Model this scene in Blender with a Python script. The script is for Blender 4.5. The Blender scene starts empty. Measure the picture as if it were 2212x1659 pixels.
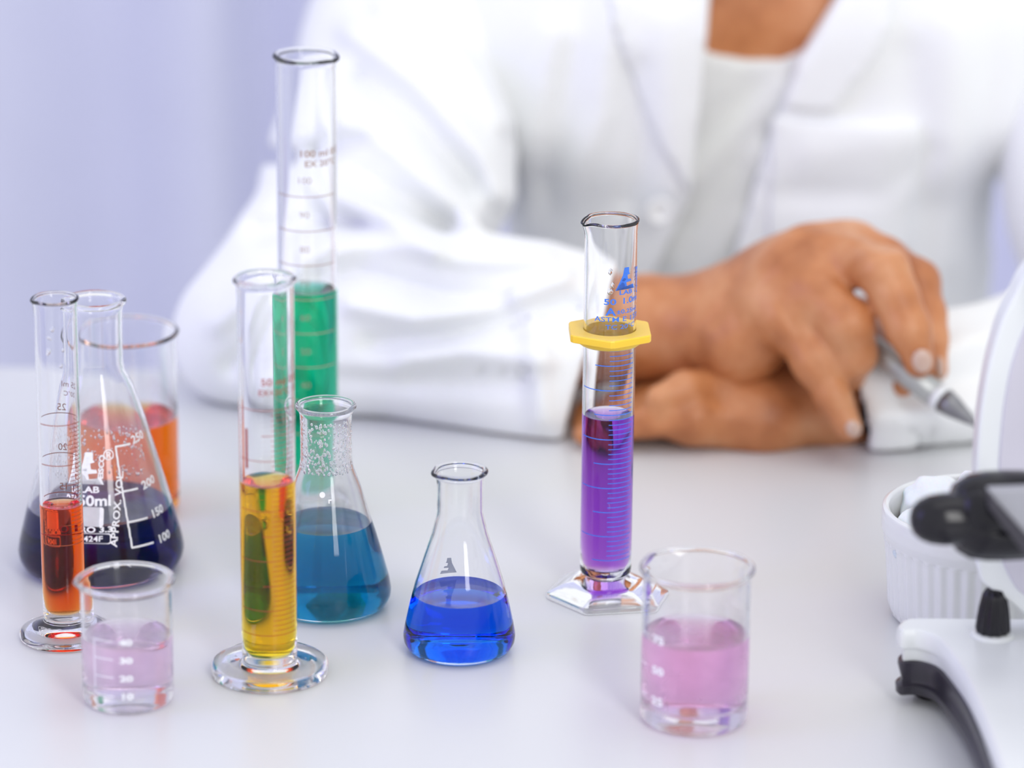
import bpy, bmesh, math, random
import numpy as np
from mathutils import Vector, Matrix
random.seed(7); rng = np.random.default_rng(7)
S = bpy.context.scene
COL = S.collection
PI = math.pi
# ------------------------------------------------------------------ camera, world, lights
F = 8000.0; W_, H_ = 2212.0, 1659.0
PITCH = math.radians(17.8); ROLL = 0.009; CAMH = 0.645
cr0 = np.array([1.0, 0, 0]); fw = np.array([0, math.cos(PITCH), -math.sin(PITCH)]); up0 = np.array([0, math.sin(PITCH), math.cos(PITCH)])
cr = cr0*math.cos(ROLL) + up0*math.sin(ROLL); cu = -cr0*math.sin(ROLL) + up0*math.cos(ROLL)
C0 = np.array([0, 0, CAMH])
cd = bpy.data.cameras.new('camera'); cam = bpy.data.objects.new('camera', cd); COL.objects.link(cam)
cam.matrix_world = Matrix(((cr[0], cu[0], -fw[0], 0), (cr[1], cu[1], -fw[1], 0), (cr[2], cu[2], -fw[2], CAMH), (0, 0, 0, 1)))
cd.sensor_width = 36; cd.lens = F/W_*36; cd.clip_start = .05
cd.dof.use_dof = True; cd.dof.focus_distance = 1.735; cd.dof.aperture_fstop = cd.lens/34.0
S.camera = cam
S.view_settings.view_transform = 'Standard'; S.view_settings.look = 'None'; S.view_settings.gamma = 1
S.view_settings.use_curve_mapping = False; S.view_settings.exposure = 0.0
cy_ = S.cycles
cy_.max_bounces = 28; cy_.transmission_bounces = 24; cy_.glossy_bounces = 12; cy_.diffuse_bounces = 4
cy_.transparent_max_bounces = 16; cy_.use_denoising = True; cy_.caustics_reflective = True; cy_.caustics_refractive = True
cy_.sample_clamp_indirect = 8; cy_.blur_glossy = 1.0
w = bpy.data.worlds.new('world'); S.world = w; w.use_nodes = True
bg = w.node_tree.nodes['Background']; bg.inputs[0].default_value = (0.92, 0.94, 0.975, 1); bg.inputs[1].default_value = 1.06

def area(name, loc, target, sx, sy, power, color):
    l = bpy.data.lights.new(name, 'AREA'); l.shape = 'RECTANGLE'; l.size = sx; l.size_y = sy; l.energy = power; l.color = color
    o = bpy.data.objects.new(name, l); COL.objects.link(o); o.location = loc
    o.rotation_euler = (Vector(target)-Vector(loc)).to_track_quat('-Z', 'Y').to_euler(); return o
area('ceiling_softbox', (0.35, 1.5, 2.0), (0.1, 1.8, 0), 1.3, 1.0, 4, (1.0, 0.985, 0.96))
area('window_light', (0.70, 0.0, 1.05), (0.1, 2.1, 0.12), 0.40, 1.3, 15, (1.0, 0.99, 0.97))
area('violet_lamp', (-1.35, 1.25, 0.75), (0.0, 1.8, 0.1), 0.6, 0.9, 5.5, (0.32, 0.26, 1.0))

# ------------------------------------------------------------------ geometry helpers
def ray(px, py): return fw + (px-W_/2)/F*cr - (py-H_/2)/F*cu
def T(px, py, z=0.0):
    d = ray(px, py); t = (z-CAMH)/d[2]; return C0 + d*t
def P(px, py, Y):
    d = ray(px, py); return C0 + d*(Y/d[1])
def mpp(p): return float(np.dot(np.asarray(p)-C0, fw))/F
def project(X, Y, Z):
    dx, dy, dz = X-C0[0], Y-C0[1], Z-C0[2]
    zc = dx*fw[0]+dy*fw[1]+dz*fw[2]
    return W_/2 + F*(dx*cr[0]+dy*cr[1]+dz*cr[2])/zc, H_/2 - F*(dx*cu[0]+dy*cu[1]+dz*cu[2])/zc

def obj(name, me, mat=None, parent=None, smooth=True, loc=None):
    o = bpy.data.objects.new(name, me); COL.objects.link(o)
    if mat: me.materials.append(mat)
    if smooth: me.polygons.foreach_set('use_smooth', [True]*len(me.polygons))
    if parent is not None: o.parent = parent
    if loc is not None: o.location = loc
    return o
def mesh(name, v, f):
    me = bpy.data.meshes.new(name); me.from_pydata([tuple(map(float, p)) for p in v], [], f); me.update(); return me
def thing(name, label, cat, loc=(0, 0, 0), group=None):
    o = bpy.data.objects.new(name, None); COL.objects.link(o); o.location = tuple(map(float, loc)); o.empty_display_size = .02
    o['label'] = label; o['category'] = cat
    if group: o['group'] = group
    return o
def tag(o, label, cat, group=None):
    o['label'] = label; o['category'] = cat
    if group: o['group'] = group
    return o
def bevel(o, wdt, seg=3):
    m = o.modifiers.new('b', 'BEVEL'); m.width = wdt; m.segments = seg; m.limit_method = 'ANGLE'; m.angle_limit = .6; return o
def box_mesh(name, c, s):
    x, y, z = c; a, b, d = s[0]/2, s[1]/2, s[2]/2
    v = [(x+i*a, y+j*b, z+k*d) for i in (-1, 1) for j in (-1, 1) for k in (-1, 1)]
    return mesh(name, v, [(0, 1, 3, 2), (4, 6, 7, 5), (0, 4, 5, 1), (2, 3, 7, 6), (0, 2, 6, 4), (1, 5, 7, 3)])
def lathe(prof, n=96, deform=None):
    """prof: list of (r, z) ordered so that faces look outward when it goes from top-outside down (r>0). returns v,f"""
    v, f = [], []; rows = []
    for r, z in prof:
        if r < 1e-6:
            rows.append([len(v)]); v.append((0, 0, z))
        else:
            rows.append(list(range(len(v), len(v)+n)))
            for i in range(n):
                a = 2*PI*i/n; p = (r*math.cos(a), r*math.sin(a), z)
                v.append(deform(p, a, r, z) if deform else p)
    for a, b in zip(rows[:-1], rows[1:]):
        for i in range(n):
            j = (i+1) % n
            if len(a) == 1 and len(b) == 1: continue
            if len(a) == 1: f.append((a[0], b[i], b[j]))
            elif len(b) == 1: f.append((a[i], b[0], a[j]))
            else: f.append((a[i], b[i], b[j], a[j]))
    return v, f

# ------------------------------------------------------------------ materials
def newmat(name):
    m = bpy.data.materials.new(name); m.use_nodes = True; nt = m.node_tree; return m, nt, nt.nodes, nt.links
def principled(name, col, rough=.5, noise=None, bump=None, **kw):
    m, nt, N, L = newmat(name); b = N['Principled BSDF']; b.inputs['Base Color'].default_value = (*col, 1); b.inputs['Roughness'].default_value = rough
    for k, v in kw.items(): b.inputs[k.replace('_', ' ')].default_value = v
    tc = N.new('ShaderNodeTexCoord')
    if noise:
        col2, sc, detail = noise
        n = N.new('ShaderNodeTexNoise'); n.inputs['Scale'].default_value = sc; n.inputs['Detail'].default_value = detail
        r = N.new('ShaderNodeValToRGB'); r.color_ramp.elements[0].color = (*col, 1); r.color_ramp.elements[1].color = (*col2, 1)
        r.color_ramp.elements[0].position = .35; r.color_ramp.elements[1].position = .68
        L.new(tc.outputs['Object'], n.inputs['Vector']); L.new(n.outputs[0], r.inputs[0]); L.new(r.outputs[0], b.inputs['Base Color'])
    if bump:
        sc, st, dist = bump
        n = N.new('ShaderNodeTexNoise'); n.inputs['Scale'].default_value = sc; n.inputs['Detail'].default_value = 4
        bp = N.new('ShaderNodeBump'); bp.inputs['Strength'].default_value = st; bp.inputs['Distance'].default_value = dist
        L.new(tc.outputs['Object'], n.inputs['Vector']); L.new(n.outputs[0], bp.inputs['Height']); L.new(bp.outputs[0], b.inputs['Normal'])
    return m
def glass_mat(name, mist=None, color=(.998, .999, 1.0)):
    """mist = (z0, z1, amount): condensation on the wall between two heights"""
    m, nt, N, L = newmat(name); N.remove(N['Principled BSDF']); out = N['Material Output']
    g = N.new('ShaderNodeBsdfGlass'); g.inputs['IOR'].default_value = 1.38; g.inputs['Roughness'].default_value = 0; g.inputs['Color'].default_value = (*color, 1)
    if mist:
        z0, z1, amt = mist
        tc = N.new('ShaderNodeTexCoord'); sx = N.new('ShaderNodeSeparateXYZ'); L.new(tc.outputs['Object'], sx.inputs[0])
        mr = N.new('ShaderNodeMapRange'); mr.inputs[1].default_value = z1; mr.inputs[2].default_value = z0; L.new(sx.outputs[2], mr.inputs[0])
        no = N.new('ShaderNodeTexNoise'); no.inputs['Scale'].default_value = 90; L.new(tc.outputs['Object'], no.inputs['Vector'])
        mu = N.new('ShaderNodeMath'); mu.operation = 'MULTIPLY'; L.new(mr.outputs[0], mu.inputs[0]); L.new(no.outputs[0], mu.inputs[1])
        mu2 = N.new('ShaderNodeMath'); mu2.operation = 'MULTIPLY'; mu2.inputs[1].default_value = amt*1.6; L.new(mu.outputs[0], mu2.inputs[0])
        tr = N.new('ShaderNodeBsdfTranslucent'); tr.inputs[0].default_value = (.93, .93, .95, 1)
        mx = N.new('ShaderNodeMixShader'); L.new(mu2.outputs[0], mx.inputs[0]); L.new(g.outputs[0], mx.inputs[1]); L.new(tr.outputs[0], mx.inputs[2]); L.new(mx.outputs[0], out.inputs[0])
    else: L.new(g.outputs[0], out.inputs[0])
    return m
def liquid_mat(name, trans, depth):
    """trans: linear RGB transmittance over depth metres"""
    m, nt, N, L = newmat(name); N.remove(N['Principled BSDF']); out = N['Material Output']
    g = N.new('ShaderNodeBsdfGlass'); g.inputs['Roughness'].default_value = 0; g.inputs['Color'].default_value = (1, 1, 1, 1)
    at = N.new('ShaderNodeAttribute'); at.attribute_name = 'open_top'
    mr = N.new('ShaderNodeMapRange'); mr.inputs[3].default_value = 1.333/1.38; mr.inputs[4].default_value = 1.333
    L.new(at.outputs['Fac'], mr.inputs[0]); L.new(mr.outputs[0], g.inputs['IOR']); L.new(g.outputs[0], out.inputs['Surface'])
    sg = [-math.log(max(t, 1e-4))/depth for t in trans]; mx = max(sg)
    va = N.new('ShaderNodeVolumeAbsorption'); va.inputs['Density'].default_value = mx; va.inputs['Color'].default_value = (*[1-s/mx for s in sg], 1)
    L.new(va.outputs[0], out.inputs['Volume']); return m
M = {}
M['glass'] = glass_mat('clear_glass')
M['table'] = principled('white_laminate', (.70, .705, .71), .32, noise=((.675, .685, .695), 3, 3), bump=(160, .02, .0005))
M['coat'] = principled('white_cotton', (.865, .875, .88), .85, noise=((.845, .855, .86), 25, 4), bump=(900, .25, .0006), Sheen_Weight=.15)
M['shirt'] = principled('offwhite_jersey', (.78, .79, .77), .9, noise=((.74, .75, .74), 40, 4), bump=(700, .3, .0006))
M['curtain'] = principled('lavender_fabric', (.70, .71, .87), .9, noise=((.68, .69, .85), 12, 4), bump=(400, .2, .001))
M['yellow'] = principled('yellow_plastic', (1.0, .60, .05), .35, noise=((.99, .57, .045), 60, 2), Subsurface_Weight=.2)
M['black'] = principled('black_plastic', (.010, .009, .013), .16, noise=((.016, .015, .019), 80, 2), Specular_IOR_Level=.28)
M['black2'] = principled('dark_grey_plastic', (.035, .030, .045), .28, noise=((.028, .025, .036), 60, 2))
M['rubber'] = principled('black_rubber', (.02, .018, .02), .8, bump=(500, .3, .0005))
M['scope'] = principled('white_enamel', (.78, .80, .81), .3, noise=((.76, .78, .79), 30, 2), bump=(300, .03, .0003))
M['panel'] = principled('lilac_grey_enamel', (.60, .58, .66), .35, noise=((.58, .56, .64), 30, 2))
M['grey'] = principled('grey_metal', (.36, .36, .40), .35, noise=((.33, .33, .37), 30, 2), Metallic=.3)
M['ceramic'] = principled('white_ceramic', (.84, .85, .84), .25, noise=((.82, .83, .82), 30, 2), Coat_Weight=.3)
M['cotton'] = principled('cotton_wool', (.90, .90, .91), 1.0, bump=(220, .6, .002), Subsurface_Weight=.3)
M['steel'] = principled('brushed_steel', (.50, .51, .50), .38, noise=((.44, .45, .45), 90, 3), Metallic=.7)
M['steel_dark'] = principled('dark_steel', (.26, .26, .27), .35, noise=((.22, .22, .23), 90, 3), Metallic=.7)
M['nail'] = principled('fingernail', (.60, .42, .34), .25, noise=((.56, .38, .30), 200, 2), Coat_Weight=.4)
M['floor'] = principled('grey_floor', (.72, .72, .74), .5, noise=((.68, .68, .70), 6, 4))
M['wall'] = principled('lilac_wall', (.62, .62, .74), .8, noise=((.60, .60, .72), 5, 3))
def ink(name, c): return principled(name, c, .6, noise=(tuple(x*.92 for x in c), 300, 2))
M['ink_white'] = ink('white_print', (.86, .87, .90)); M['ink_blue'] = ink('blue_print', (.05, .20, .80)); M['ink_brown'] = ink('brown_print', (.32, .07, .03)); M['ink_red'] = ink('red_print', (.36, .05, .03)); M['ink_faint'] = ink('faded_brown_print', (.40, .27, .21))
# skin with warm mottling
def skin_mat():
    m, nt, N, L = newmat('brown_skin'); b = N['Principled BSDF']; tc = N.new('ShaderNodeTexCoord')
    n = N.new('ShaderNodeTexNoise'); n.inputs['Scale'].default_value = 28; n.inputs['Detail'].default_value = 5; n.inputs['Roughness'].default_value = .55
    r = N.new('ShaderNodeValToRGB'); e = r.color_ramp.elements; e[0].color = (.36, .115, .036, 1); e[0].position = .30; e[1].color = (.68, .33, .16, 1); e[1].position = .72
    mm = e.new(.5); mm.color = (.54, .21, .08, 1)
    L.new(tc.outputs['Object'], n.inputs['Vector']); L.new(n.outputs[0], r.inputs[0]); L.new(r.outputs[0], b.inputs['Base Color'])
    b.inputs['Roughness'].default_value = .42; b.inputs['Subsurface Weight'].default_value = .12; b.inputs['Subsurface Radius'].default_value = (.008, .003, .0015); b.inputs['Subsurface Scale'].default_value = .6
    n2 = N.new('ShaderNodeTexNoise'); n2.inputs['Scale'].default_value = 260; n2.inputs['Detail'].default_value = 6
    bp = N.new('ShaderNodeBump'); bp.inputs['Strength'].default_value = .25; bp.inputs['Distance'].default_value = .0008
    L.new(tc.outputs['Object'], n2.inputs['Vector']); L.new(n2.outputs[0], bp.inputs['Height']); L.new(bp.outputs[0], b.inputs['Normal']); return m
M['skin'] = skin_mat()

# ------------------------------------------------------------------ signed distance fields meshed by surface nets
class Field:
    reach = 0.0
    def __init__(s, lo, hi, h):
        s.lo = np.array(lo, float); s.h = h; n = np.ceil((np.array(hi)-s.lo)/h).astype(int)+1; s.n = n
        s.ax = [(s.lo[i]+h*np.arange(n[i])).astype(np.float32) for i in range(3)]
        s.d = np.full(n, 1.0, np.float32)
    def grid(s, sl=None):
        a = [s.ax[i][sl[i]] if sl else s.ax[i] for i in range(3)]
        return a[0][:, None, None], a[1][None, :, None], a[2][None, None, :]
    def sub(s, lo, hi):
        sl = []
        for i in range(3):
            a = int(max(0, math.floor((lo[i]-s.lo[i])/s.h))); b = int(min(s.n[i], math.ceil((hi[i]-s.lo[i])/s.h)+1))
            if b <= a: return None
            sl.append(slice(a, b))
        return tuple(sl)
    @staticmethod
    def smin(a, b, k):
        if k <= 0: return np.minimum(a, b)
        h = np.maximum(k-np.abs(a-b), 0)/k
        return np.minimum(a, b)-h*h*k*.25
    def cone(s, a, b, ra, rb, k=0.0, sc=(1, 1, 1), cut=False):
        a = np.array(a, float); b = np.array(b, float); sc = np.array(sc, float); pad = max(ra, rb)*max(sc)+k*1.5+s.h*3
        sl = s.sub(np.minimum(a, b)-pad, np.maximum(a, b)+pad)
        if sl is None: return
        X, Y, Z = s.grid(sl)
        ba = (b-a)/sc; L2 = max(float(ba@ba), 1e-12)
        x, y, z = (X-a[0])/sc[0], (Y-a[1])/sc[1], (Z-a[2])/sc[2]
        t = np.clip((x*ba[0]+y*ba[1]+z*ba[2])/L2, 0, 1)
        d = np.sqrt((x-t*ba[0])**2+(y-t*ba[1])**2+(z-t*ba[2])**2)-(ra+(rb-ra)*t)
        if cut: s.d[sl] = -Field.smin(-s.d[sl], d, k)
        else: s.d[sl] = Field.smin(s.d[sl], d, k)
    def chain(s, pts, k=0.0, k0=None, sc=(1, 1, 1)):
        """pts: (px, py, Y, r_px)"""
        q = [(P(a[0], a[1], a[2]-s.reach*min(max((a[0]-1560)/330, 0), 1)), a[3]) for a in pts]
        for i in range(len(q)-1):
            (A, ra), (B, rb) = q[i], q[i+1]
            s.cone(A, B, ra*mpp(A), rb*mpp(B), (k0 if (i == 0 and k0 is not None) else k), sc)
    def folds(s, fl, amp=1.0):
        """fold lines: (height_mm, width_px, [(px,py)...]) pushed into the surface as soft ridges (+) or grooves (-)"""
        X, Y, Z = s.grid(); U, V = project(X, Y, Z); tot = np.zeros(s.n, np.float32)
        for hgt, wd, pl in fl:
            best = np.full(s.n, 1e9, np.float32); 
            for (x0, y0), (x1, y1) in zip(pl[:-1], pl[1:]):
                bx, by = x1-x0, y1-y0; t = np.clip(((U-x0)*bx+(V-y0)*by)/(bx*bx+by*by), 0, 1)
                np.minimum(best, (U-x0-t*bx)**2+(V-y0-t*by)**2, out=best)
            tot += (hgt*.001*amp)*np.exp(-best/(wd*wd))
        s.d -= tot.astype(np.float32)
    def mesh(s, name):
        d = s.d.copy(); n = d.shape
        for ax in range(3):
            ix = [slice(None)]*3; ix[ax] = 0; d[tuple(ix)] = np.maximum(d[tuple(ix)], 1e-4); ix[ax] = -1; d[tuple(ix)] = np.maximum(d[tuple(ix)], 1e-4)
        ins = d < 0
        m = np.array([k-1 for k in n]); cnt = np.zeros(m, np.uint8)
        for c in np.ndindex(2, 2, 2): cnt += ins[c[0]:c[0]+m[0], c[1]:c[1]+m[1], c[2]:c[2]+m[2]]
        cells = np.argwhere((cnt > 0) & (cnt < 8)); ids = np.full(m, -1, np.int64); ids[tuple(cells.T)] = np.arange(len(cells))
        acc = np.zeros((len(cells), 3)); num = np.zeros(len(cells))
        for ax in range(3):
            o1, o2 = [i for i in range(3) if i != ax]
            for u in (0, 1):
                for v in (0, 1):
                    p = cells.copy(); p[:, o1] += u; p[:, o2] += v; q = p.copy(); q[:, ax] += 1
                    a = d[tuple(p.T)]; b = d[tuple(q.T)]; mk = (a < 0) != (b < 0)
                    t = np.where(mk, a/np.where(mk, a-b, 1), 0); pt = p.astype(float); pt[:, ax] += t
                    acc += pt*mk[:, None]; num += mk
        V = s.lo+acc/num[:, None]*s.h; faces = []
        for ax in range(3):
            o1, o2 = [(1, 2), (2, 0), (0, 1)][ax]
            sl0 = [slice(None)]*3; sl1 = [slice(None)]*3; sl0[ax] = slice(0, -1); sl1[ax] = slice(1, None)
            a = ins[tuple(sl0)]; b = ins[tuple(sl1)]; e = np.argwhere(a != b)
            e = e[(e[:, o1] > 0) & (e[:, o2] > 0) & (e[:, o1] < n[o1]-1) & (e[:, o2] < n[o2]-1)]
            if not len(e): continue
            q = []
            for u, v in ((0, 0), (-1, 0), (-1, -1), (0, -1)):
                c = e.copy(); c[:, o1] += u; c[:, o2] += v; q.append(ids[tuple(c.T)])
            q = np.stack(q, 1); flip = ~a[tuple(e.T)]
            q[flip] = q[flip][:, ::-1]; faces.append(q)
        Fc = np.concatenate(faces); Fc = Fc[(Fc >= 0).all(1)]
        me = bpy.data.meshes.new(name); me.vertices.add(len(V)); me.vertices.foreach_set('co', V.astype(np.float32).ravel())
        me.loops.add(Fc.size); me.loops.foreach_set('vertex_index', Fc.ravel().astype(np.int32)); me.polygons.add(len(Fc))
        me.polygons.foreach_set('loop_start', np.arange(0, Fc.size, 4, dtype=np.int32)); me.update(calc_edges=True); me.validate(); return me
def poly_sd(X, Z, pts):
    """2-D signed distance (negative inside) to a polygon given in the x-z plane"""
    d = None; inside = False; n = len(pts)
    for i in range(n):
        (ax, az), (bx, bz) = pts[i], pts[(i+1) % n]; ex, ez = bx-ax, bz-az
        t = np.clip(((X-ax)*ex+(Z-az)*ez)/(ex*ex+ez*ez+1e-12), 0, 1); q = (X-ax-t*ex)**2+(Z-az-t*ez)**2
        d = q if d is None else np.minimum(d, q)
        c = ((az > Z) != (bz > Z)) & (X < (bx-ax)*(Z-az)/((bz-az) if abs(bz-az) > 1e-9 else 1e-9)+ax); inside = inside ^ c
    return np.where(inside, -1, 1)*np.sqrt(d)

# ------------------------------------------------------------------ setting
fl = obj('floor', box_mesh('floor', (0, 1.5, -.76), (6, 6, .04)), M['floor'], smooth=False); fl['kind'] = 'structure'
wl = obj('wall_back', box_mesh('wall_back', (0, 3.75, .6), (6, .08, 2.7)), M['wall'], smooth=False); wl['kind'] = 'structure'
# curtain: hanging folds
nx, nz = 700, 12; v = []; f = []
bnd = [-1.75, -1.62, -1.52, -1.40, -1.33, -1.20, -1.11, -1.0, -.93, -.80, -.70, -.60, -.525, -.392, -.285, -.240, -.150, -.08, 0, .09, .15, .26, .33, .44, .52, .64, .70, .83, .92, 1.03, 1.1, 1.22, 1.3, 1.44, 1.52, 1.66, 1.78]
def fold_y(x):
    k = 0
    while k < len(bnd)-2 and bnd[k+1] < x: k += 1
    t = (x-bnd[k])/(bnd[k+1]-bnd[k]); t = min(max(t, 0), 1); d = .07*(1-math.cos(PI*t))/2
    return 3.38+((.07-d if k % 2 else d))+.004*math.sin(x*31)
for k in range(nz+1):
    for i in range(nx+1):
        x = -1.6+3.2*i/nx; z = -.70+2.5*k/nz
        v.append((x+.004*math.sin(z*3+x*5), fold_y(x+.012*math.sin(z*1.7)), z))
for k in range(nz):
    for i in range(nx):
        a = k*(nx+1)+i; f.append((a, a+1, a+nx+2, a+nx+1))
cu_o = obj('curtain', mesh('curtain', v, f), M['curtain']); so = cu_o.modifiers.new('s', 'SOLIDIFY'); so.thickness = .0015
tag(cu_o, 'lavender curtain hanging in soft vertical folds behind the person', 'curtain')
# table
tb = thing('table', 'white laboratory table with a smooth glossy top carrying the glassware', 'table', (0, 1.5, -.74))
YB = T(100, 790)[1]; YF = .35
o = obj('tabletop', box_mesh('t', (0, (YB+YF)/2-1.5, .74-.0145), (2.0, YB-YF, .029)), M['table'], tb, smooth=False); bevel(o, .004)
for sx in (-1, 1):
    for yy in (YF+.05, YB-.05): bevel(obj('leg', box_mesh('l', (sx*.94, yy-1.5, .3555), (.05, .05, .711)), M['scope'], tb, smooth=False), .003)

# ------------------------------------------------------------------ glassware
LOGO = [(-.24, 1.0), (.24, 1.0), (.24, .70), (.62, -.0), (.9, -.62), (1.0, -1.0), (-1.0, -1.0), (-.24, .35)]
def text_mesh(txt, size, stretch=1.35, bold=0.0):
    c = bpy.data.curves.new('t', 'FONT'); c.body = txt; c.size = size; c.align_x = 'CENTER'; c.align_y = 'CENTER'; c.resolution_u = 3; c.offset = bold*size
    o = bpy.data.objects.new('t', c); COL.objects.link(o)
    dg = bpy.context.evaluated_depsgraph_get(); me = bpy.data.meshes.new_from_object(o.evaluated_get(dg))
    v = [(p.co.x*stretch, p.co.y) for p in me.vertices]; f = [tuple(p.vertices) for p in me.polygons]
    bpy.data.objects.remove(o); bpy.data.curves.remove(c); bpy.data.meshes.remove(me); return v, f
class Vessel:
    """glass of revolution given in photo pixels at its own depth: r and z profiles in px, base centre at (cx, cy) on the table"""
    def __init__(s, name, label, cat, cx, cy, outer, wall, zfloor, level, rim, liq, liq_label, spout=None, mist=None, group=None, foot=None, floor_dip=3):
        s.p = T(cx, cy); s.m = mpp(s.p); ang = math.atan2(CAMH, s.p[1]); s.mz = float(P(cx, cy-outer[0][1], s.p[1])[2])/outer[0][1]; s.name = name
        s.root = thing(name, label, cat, s.p+np.array([0, 0, .0003]), group)
        s.outer = outer
        O = [(r*s.m, z*s.mz) for r, z in outer]                     # top -> bottom, ends at (0,0)
        zt = O[0][1]; wl = wall*s.m
        # inner profile follows outer
        body = [q for q in O if q[1] > zfloor*s.mz*1.25]
        if foot is not None: body = [q for q in body if q[1] >= foot*s.mz]
        inner = [(max(r-wl, 1e-4), z) for r, z in body]
        rb = inner[-1][0]; zf = zfloor*s.mz; zl = inner[-1][1]
        rc = min(rb*.35, max(zl-zf, .0005)+.0015)
        rfl = rb
        arc = []
        for i in range(1, 7):
            a = i/6*PI/2; arc.append((rfl-rc*(1-math.cos(a)), zl-(zl-zf)*math.sin(a)))
        inner = inner+arc+[(arc[-1][0]*.6, zf+.0), (arc[-1][0]*.25, zf+floor_dip*.3*s.mz), (0, zf+floor_dip*.4*s.mz)]
        lv = level*s.mz; s.lv = lv
        def r_in(z):
            for (r0, z0), (r1, z1) in zip(inner[:-1], inner[1:]):
                if z1 <= z <= z0: return r0+(r1-r0)*((z0-z)/(z0-z1) if z0 > z1 else 0)
            return inner[0][0]
        rl = r_in(lv)
        up = [q for q in inner if q[1] > lv+1e-5]+[(rl, lv)]; dn = [(rl, lv)]+[q for q in inner if q[1] < lv-1e-5]
        # rim: bead of radius rim
        rb_ = rim*s.m; r0 = O[0][0]; rimp = []
        cxr = r0-wl/2; 
        for i in range(0, 9):
            a = -PI*.28+(PI*1.56)*i/8; rimp.append((cxr+(wl/2+rb_)*math.cos(a), zt+(wl/2+rb_)*math.sin(a)*.9))
        prof = up[::-1]+rimp[::-1]+O[1:]
        # densify for smooth deformation
        sp = spout
        def deform(p, a, r, z):
            if not sp: return p
            ang_, outw, drop, hh = sp; da = (a-math.radians(ang_)+PI) % (2*PI)-PI
            k = math.exp(-(da/.30)**2)*max(0, 1-(zt-z)/(hh*s.mz))**1.6 if z > zt-hh*s.mz else 0
            pin = -math.exp(-((abs(da)-.62)/.25)**2)*.25*max(0, 1-(zt-z)/(hh*s.mz))**1.6 if z > zt-hh*s.mz else 0
            q = (k+pin)*outw*s.m
            return (p[0]+math.cos(a)*q, p[1]+math.sin(a)*q, p[2]-k*drop*s.m)
        dense = [prof[0]]
        for a, b in zip(prof[:-1], prof[1:]):
            L = math.hypot(b[0]-a[0], b[1]-a[1]); n = max(1, min(40, int(L/.004)))
            for i in range(1, n+1): dense.append((a[0]+(b[0]-a[0])*i/n, a[1]+(b[1]-a[1])*i/n))
        v, f = lathe(dense, 112, deform)
        s.glass = obj('glass_body', mesh('g', v, f), glass_mat('glass_'+name, (mist[0]*s.mz, mist[1]*s.mz, mist[2])) if mist else M['glass'], s.root)
        # liquid: closed, meniscus on top
        mh = .0009; top = [(0, lv-mh)]+[(rl*k, lv-mh*(1-k**6)) for k in (.3, .5, .65, .78, .86, .92, .96, .985)]
        v, f = lathe(top+dn, 112); me = mesh('l', v, f)
        at = me.attributes.new('open_top', 'FLOAT', 'FACE'); nt_ = 112*9
        at.data.foreach_set('value', [1.0 if i < nt_ else 0.0 for i in range(len(f))])
        s.liq = obj('liquid', me, liquid_mat('liquid_'+name, *liq), s.root); s.liq['label'] = liq_label
    def R(s, z):
        o = s.outer
        for (r0, z0), (r1, z1) in zip(o[:-1], o[1:]):
            if z1 <= z <= z0: return r0+(r1-r0)*((z0-z)/(z0-z1) if z0 > z1 else 0)
        return o[0][0]
    def pt(s, phi, z, off=.00012):
        r = s.R(z)*s.m+off; return (r*math.sin(phi), -r*math.cos(phi), z*s.mz)
    def marks(s, items, mat, name='printed_marking'):
        """items: ('t', text, phi0deg, z, size, stretch, bold, rotdeg) | ('a', phi0, phi1, z, w) arc | ('v', phi, z0, z1, w) | ('p', phi, z, size, pts) polygon"""
        V, Fc = [], []
        def add(v2, f, phi0, z, rot=0, tilt=0):
            b = len(V); c_, s_ = math.cos(math.radians(rot)), math.sin(math.radians(rot))
            for x, y in v2:
                X, Y = x*c_-y*s_, x*s_+y*c_
                zz = z+Y*s.m/s.mz; V.append(s.pt(math.radians(phi0)+X/max(s.R(zz), 5), zz))
            Fc.extend([tuple(b+i for i in q) for q in f])
        for it in items:
            if it[0] == 't':
                _, tx, ph, z, size, st, bold, rot = it; v2, f = text_mesh(tx, size, st, bold); add(v2, f, ph, z, rot)
            elif it[0] == 'a':
                _, p0, p1, z, wd = it; n = max(2, int(abs(p1-p0)/4)); b = len(V)
                for i in range(n+1):
                    ph = math.radians(p0+(p1-p0)*i/n); V.append(s.pt(ph, z-wd/2)); V.append(s.pt(ph, z+wd/2))
                for i in range(n): Fc.append((b+2*i, b+2*i+2, b+2*i+3, b+2*i+1))
            elif it[0] == 'v':
                _, ph, z0, z1, wd = it; n = 12; b = len(V); dp = wd/2/s.R((z0+z1)/2)
                for i in range(n+1):
                    z = z0+(z1-z0)*i/n; V.append(s.pt(math.radians(ph)-dp, z)); V.append(s.pt(math.radians(ph)+dp, z))
                for i in range(n): Fc.append((b+2*i, b+2*i+1, b+2*i+3, b+2*i+2))
            elif it[0] == 'p':
                _, ph, z, size, polys = it
                for pl in polys:
                    bm = bmesh.new(); vs = [bm.verts.new((x*size, y*size, 0)) for x, y in pl]; bm.faces.new(vs); bmesh.ops.triangulate(bm, faces=bm.faces[:])
                    bm.verts.index_update(); v2 = [(q.co.x, q.co.y) for q in bm.verts]; f = [tuple(q.index for q in fc.verts) for fc in bm.faces]; bm.free(); add(v2, f, ph, z)
        return obj(name, mesh(name, V, Fc), mat, s.root, smooth=False)
    def foot_round(s): pass
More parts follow.
